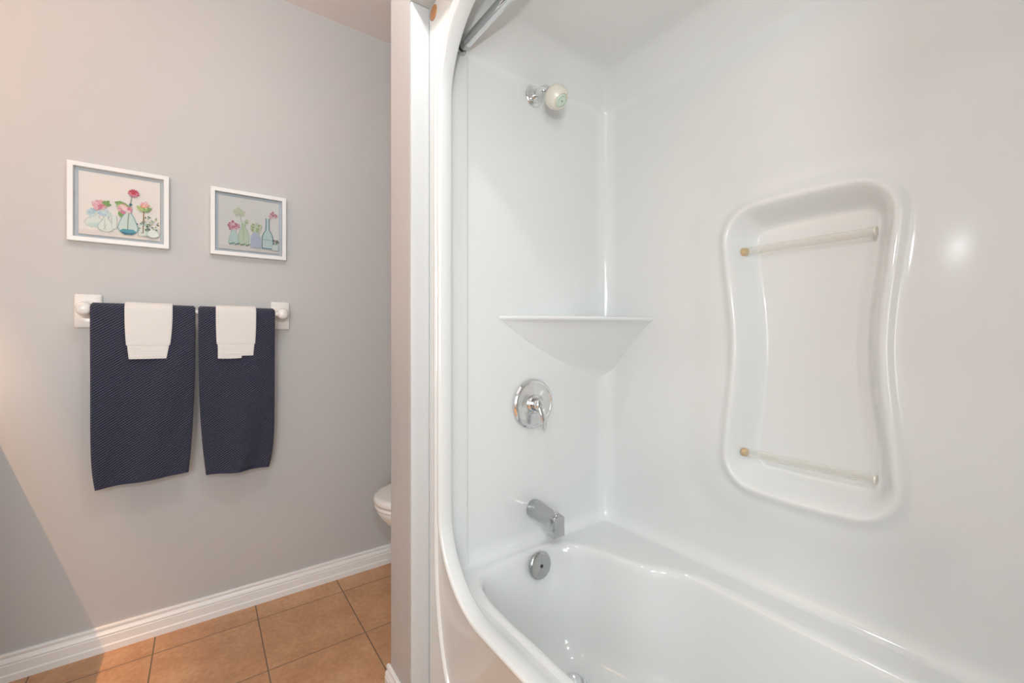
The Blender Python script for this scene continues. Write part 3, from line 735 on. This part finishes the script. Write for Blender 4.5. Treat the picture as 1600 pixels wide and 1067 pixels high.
def picture(x0, z0, S, which, label):
    y0 = YF-0.024
    fr = thing('picture_frame', (x0+S/2, YF, z0), label, 'framed picture', 'square white frames above the towel bar')
    b = 0.0145
    mb = MB()
    prof = [(0, YF-0.0005), (0, y0+0.001), (0.001, y0), (b-0.001, y0), (b, y0+0.001), (b, YF-0.004), (b, YF-0.0005)]
    rows = [[(x0+d, y, z0+d), (x0+S-d, y, z0+d), (x0+S-d, y, z0+S-d), (x0+d, y, z0+S-d)] for d, y in prof]
    mb.grid(rows, close_u=True)
    build(mb, 'frame_moulding', M['frame'], fr, smooth=False)
    box('backing_board', M['mat_board'], x0+b, x0+S-b, YF-0.005, YF-0.002, z0+b, z0+S-b, fr)
    g = 0.011
    w = S-2*b-2*g
    pr = Print(x0+b+g, z0+b+g, w, w, YF-0.0115)
    if which == 0:
        pr.poly([(0, 0), (1, 0), (1, .07), (.6, .10), (.2, .09), (0, .07)], I['sand'])
        pr.profile(.19, .12, [(.03, 0), (.10, .03), (.125, .08), (.10, .13), (.05, .165), (.045, .20)], I['aqua2'], I['sage'], .005)
        pr.ell(.19, .16, .09, .035, I['aqua'])
        pr.blossom(.16, .36, .075, [I['blue'], I['blue2'], I['aqua']], 34, 1)
        pr.blossom(.30, .36, .075, [I['blue2'], I['blue'], I['aqua']], 30, 2)
        pr.profile(.32, .07, [(.03, 0), (.085, .03), (.10, .09), (.06, .16), (.022, .22), (.028, .25)], I['aqua2'], I['sage'], .006)
        pr.line([(.32, .09), (.30, .17), (.31, .27)], .006, I['sage']); pr.line([(.29, .1), (.33, .2)], .005, I['leaf2'])
        pr.blossom(.23, .49, .085, [I['palep'], I['pink'], I['pink2'], I['pink']], 44, 3)
        for a, q in ((.9, .10), (.2, .09), (1.5, .07)): pr.leaf(.30, .50, q, .028, a, I['leaf'])
        pr.profile(.42, .13, [(.028, 0), (.03, .18), (.022, .22)], I['aqua2'], I['sage'], .004)
        pr.leaf(.42, .57, .20, .045, -.25, I['leaf']); pr.leaf(.44, .50, .15, .035, .35, I['leaf2']); pr.leaf(.47, .42, .12, .03, -1.0, I['leaf'])
        pr.profile(.59, .06, [(.05, 0), (.105, .045), (.125, .10), (.11, .18), (.07, .29), (.03, .36), (.024, .42)], I['aqua'], I['teal'], .008)
        pr.poly([(.54, .06), (.64, .06), (.695, .11), (.66, .145), (.52, .145), (.485, .11)], I['teal'])
        pr.poly([(.54, .055), (.64, .055), (.69, .10), (.59, .085), (.49, .10)], I['teal2'])
        pr.line([(.585, .13), (.59, .30), (.61, .50), (.64, .72)], .010, I['stem'])
        pr.blossom(.55, .47, .085, [I['palep'], I['pink'], I['palep'], I['pink2']], 40, 4)
        pr.leaf(.60, .55, .05, .02, 0.3, I['teal2'])
        for i in range(9): pr.leaf(.66, .745, .08, .018, PI*i/8*1.1-.25, I['red']); 
        for i in range(5): pr.leaf(.66, .745, .07, .016, -PI*i/4, I['pink2'])
        pr.ell(.66, .745, .03, .018, I['red'])
        pr.profile(.78, .06, [(.05, 0), (.06, .05), (.05, .15), (.035, .20)], I['aqua2'], I['sage'], .005)
        pr.line([(.78, .10), (.785, .3), (.79, .50)], .014, I['brown'])
        for i, m in enumerate((I['leaf'], I['leaf2'], I['leaf'], I['leaf2'])): pr.leaf(.79, .47, .13, .03, .6+i*.6, m)
        pr.blossom(.80, .58, .06, [I['org'], I['palep'], I['pink']], 22, 5)
        q = random.Random(8)
        for i in range(52): pr.leaf(.80+.17*q.random(), .14+.25*q.random(), .03, .009, q.uniform(0, 6), [I['dk'], I['sage'], I['leaf']][i % 3])
        for i in range(14): pr.leaf(.70+.14*q.random(), .10+.18*q.random(), .028, .009, q.uniform(0, 6), [I['dk'], I['sage']][i % 2])
        pr.profile(.91, .045, [(.03, 0), (.08, .03), (.075, .08), (.03, .13)], I['aqua2'], I['sage'], .006)
    else:
        pr.poly([(0, 0), (1, 0), (1, .06), (.5, .09), (0, .07)], I['sand'])
        pr.profile(.24, .09, [(.07, 0), (.085, .04), (.07, .14), (.04, .24), (.045, .30)], I['aqua'], I['sage'], .006)
        pr.blossom(.24, .45, .10, [I['pink'], I['pink2'], I['palep'], I['pink2']], 46, 11, .26)
        pr.profile(.40, .09, [(.06, 0), (.085, .04), (.09, .2), (.06, .30), (.03, .36), (.03, .44)], I['grn'], I['sage'], .007)
        pr.line([(.40, .2), (.39, .45), (.34, .66)], .008, I['leaf2']); pr.line([(.40, .45), (.45, .56)], .006, I['leaf2'])
        pr.blossom(.33, .72, .10, [I['cream'], I['grn'], I['cream']], 50, 12, .22); pr.blossom(.45, .56, .04, [I['leaf2'], I['cream']], 12, 13)
        for i in range(14): pr.ell(.18+.03*i, .10+.012*(i % 3), .014, .012, [I['brown'], I['teal2'], I['leaf']][i % 3], n=8)
        pr.profile(.60, .07, [(.07, 0), (.085, .02), (.085, .20), (.05, .27), (.035, .31)], I['lav'], I['blue'], .007)
        pr.blossom(.61, .45, .115, [I['cream'], I['grn'], I['cream'], I['leaf2']], 60, 14, .2)
        pr.profile(.80, .07, [(.085, 0), (.095, .02), (.09, .24), (.055, .33), (.03, .36), (.024, .58), (.03, .60)], I['aqua'], I['teal2'], .012)
        pr.line([(.71, .25), (.89, .24)], .007, I['teal']); pr.line([(.715, .08), (.885, .08)], .014, I['teal'])
        pr.blossom(.88, .74, .09, [I['pink'], I['pink2']], 12, 15, .25)
        pr.profile(.93, .05, [(.05, 0), (.06, .05), (.05, .11)], I['aqua2'], I['sage'], .006)
        pr.blossom(.93, .22, .07, [I['dk'], I['sage'], I['brown']], 18, 16, .22)
    pr.done(fr)
    gl = MB().add([(x0+b-0.001, y0+0.004, z0+b-0.001), (x0+S-b+0.001, y0+0.004, z0+b-0.001), (x0+S-b+0.001, y0+0.004, z0+S-b+0.001), (x0+b-0.001, y0+0.004, z0+S-b+0.001)], [(0, 1, 2, 3)])
    build(gl, 'glass_pane', M['glass'], fr, smooth=False)
    return fr
picture(-0.3550, 1.371, 0.2580, 0, 'white framed print of pale aqua vases with a tall red flower, the left picture')
picture(0.0240, 1.369, 0.2530, 1, 'white framed print of narrow bottles with pink and cream flowers, the right picture')

# ------------------------------------------------------------------ vanity beside the towel wall (outside the frame, shades the wall)
vx1 = -0.543
va = thing('vanity_cabinet', (-0.82, 1.4, 0), 'painted vanity cabinet with grey counter standing against the left wall', 'cabinet')
build(MB().box(XL+0.002, vx1-0.015, 0.75, YF-0.003, 0.09, 0.81), 'cabinet_body', M['cabinet'], va, smooth=False)
build(MB().box(XL+0.002, vx1-0.07, 0.77, YF-0.003, 0.0, 0.089), 'toe_kick', M['cabinet'], va, smooth=False)
build(MB().box(XL+0.002, vx1, 0.73, YF-0.003, 0.8105, 0.85), 'countertop', M['counter'], va, bevel=0.004)
for y0 in (0.79, 1.19, 1.59):
    dd = build(MB().box(vx1-0.0148, vx1-0.001, y0, y0+0.36, 0.12, 0.78), 'cabinet_door', M['cabinet'], va, bevel=0.003)
    build(MB().lathe([(0.006, 0), (0.006, 0.012), (0.014, 0.018), (0.012, 0.024), (0, 0.026)], (vx1-0.0012, y0+0.32, 0.70), (1, 0, 0), n=20), 'door_knob', M['chrome_b'], dd)
mr = thing('wall_mirror', (XL, 1.4, 1.0), 'frameless mirror on the left wall above the vanity', 'mirror')
build(MB().box(XL+0.001, XL+0.008, 0.85, 1.85, 0.95, 1.92), 'mirror_glass', M['mirror'], mr, smooth=False)
lb = thing('vanity_light', (XL, 1.4, 2.2), 'shaded strip light with a warm tube above the mirror', 'wall lamp')
build(MB().box(XL+0.001, XL+0.05, 0.95, 1.90, 2.17, 2.34), 'light_bar', M['chrome'], lb, bevel=0.006)
LX, LZ = -1.0, 2.25
mbb = MB()
mbb.box(-0.972, -0.964, 0.95, 1.90, 2.17, 2.34).box(XL+0.052, -0.972, 0.95, 1.90, 2.332, 2.34).box(XL+0.052, -0.972, 0.95, 0.958, 2.17, 2.332).box(XL+0.052, -0.972, 1.892, 1.90, 2.17, 2.332)
build(mbb, 'lamp_shade', M['trim'], lb, smooth=False)
build(MB().tube([(LX, 1.0, LZ+0.02), (LX, 1.85, LZ+0.02)], 0.012), 'lamp_tube', emit('warm_tube', (1.0, 0.62, 0.36), 6.0), lb)
# ceiling lamp in the middle of the room
cl = thing('ceiling_light', (0.20, 0.75, ZC), 'round frosted flush ceiling light in the middle of the bathroom', 'ceiling lamp')
build(MB().lathe([(0.16, 0), (0.165, 0.004), (0.165, 0.02), (0.155, 0.024)], (0.20, 0.75, ZC-0.0005), (0, 0, -1)), 'lamp_base', M['trim'], cl)
build(MB().lathe([(0.15, 0.022), (0.145, 0.045), (0.12, 0.07), (0.07, 0.088), (0, 0.095)], (0.20, 0.75, ZC), (0, 0, -1)), 'glass_dome', emit('frosted_dome', (1.0, 0.95, 0.88), 2.0), cl)

# ------------------------------------------------------------------ lights
def area(name, loc, target, sx, sy, e, col, spread=180, shape='RECTANGLE'):
    L = bpy.data.lights.new(name, 'AREA'); L.shape = shape; L.size = sx; L.size_y = sy; L.energy = e; L.color = col; L.spread = math.radians(spread)
    o = bpy.data.objects.new(name, L); COL.objects.link(o); o.location = loc
    o.rotation_euler = (Vector(target)-Vector(loc)).to_track_quat('-Z', 'Y').to_euler(); return o
def point(name, loc, e, col, r):
    L = bpy.data.lights.new(name, 'POINT'); L.energy = e; L.color = col; L.shadow_soft_size = r
    o = bpy.data.objects.new(name, L); COL.objects.link(o); o.location = loc; return o
area('window_daylight', ((WX0+WX1)/2, YB-0.02, (WZ0+WZ1)/2), ((WX0+WX1)/2, 1, (WZ0+WZ1)/2), WX1-WX0-0.06, WZ1-WZ0-0.06, 27, (0.93, 0.98, 1.0))
area('vanity_strip_glow', (LX, 1.425, LZ), (LX, 1.425, 0), 0.02, 0.82, 62, (1.0, 0.53, 0.26))
point('ceiling_lamp_glow', (0.20, 0.75, ZC-0.16), 11.5, (0.95, 0.98, 1.0), 0.03)
# camera flash, just above the lens
point('camera_flash', (-0.02, -0.06, CAMH+0.31), 17.0, (0.94, 0.99, 1.0), 0.025)

w = bpy.data.worlds.new('World'); scene.world = w; w.use_nodes = True
w.node_tree.nodes['Background'].inputs[0].default_value = (0.9, 0.95, 1.0, 1); w.node_tree.nodes['Background'].inputs[1].default_value = 0.5

scene.cycles.caustics_reflective = False
scene.cycles.caustics_refractive = False
# ------------------------------------------------------------------ camera
cam = bpy.data.cameras.new('camera'); co = bpy.data.objects.new('camera', cam); COL.objects.link(co)
cam.sensor_width = 36.0; cam.lens = 673.0/1600*36; cam.shift_y = -6.5/1600; cam.clip_start = 0.01
co.location = (0, 0, CAMH); co.rotation_euler = (PI/2, 0, math.radians(-35.70))
scene.camera = co
scene.view_settings.view_transform = 'Standard'; scene.view_settings.look = 'None'; scene.view_settings.gamma = 1.0
scene.view_settings.use_curve_mapping = False
scene.view_settings.exposure = 0.0
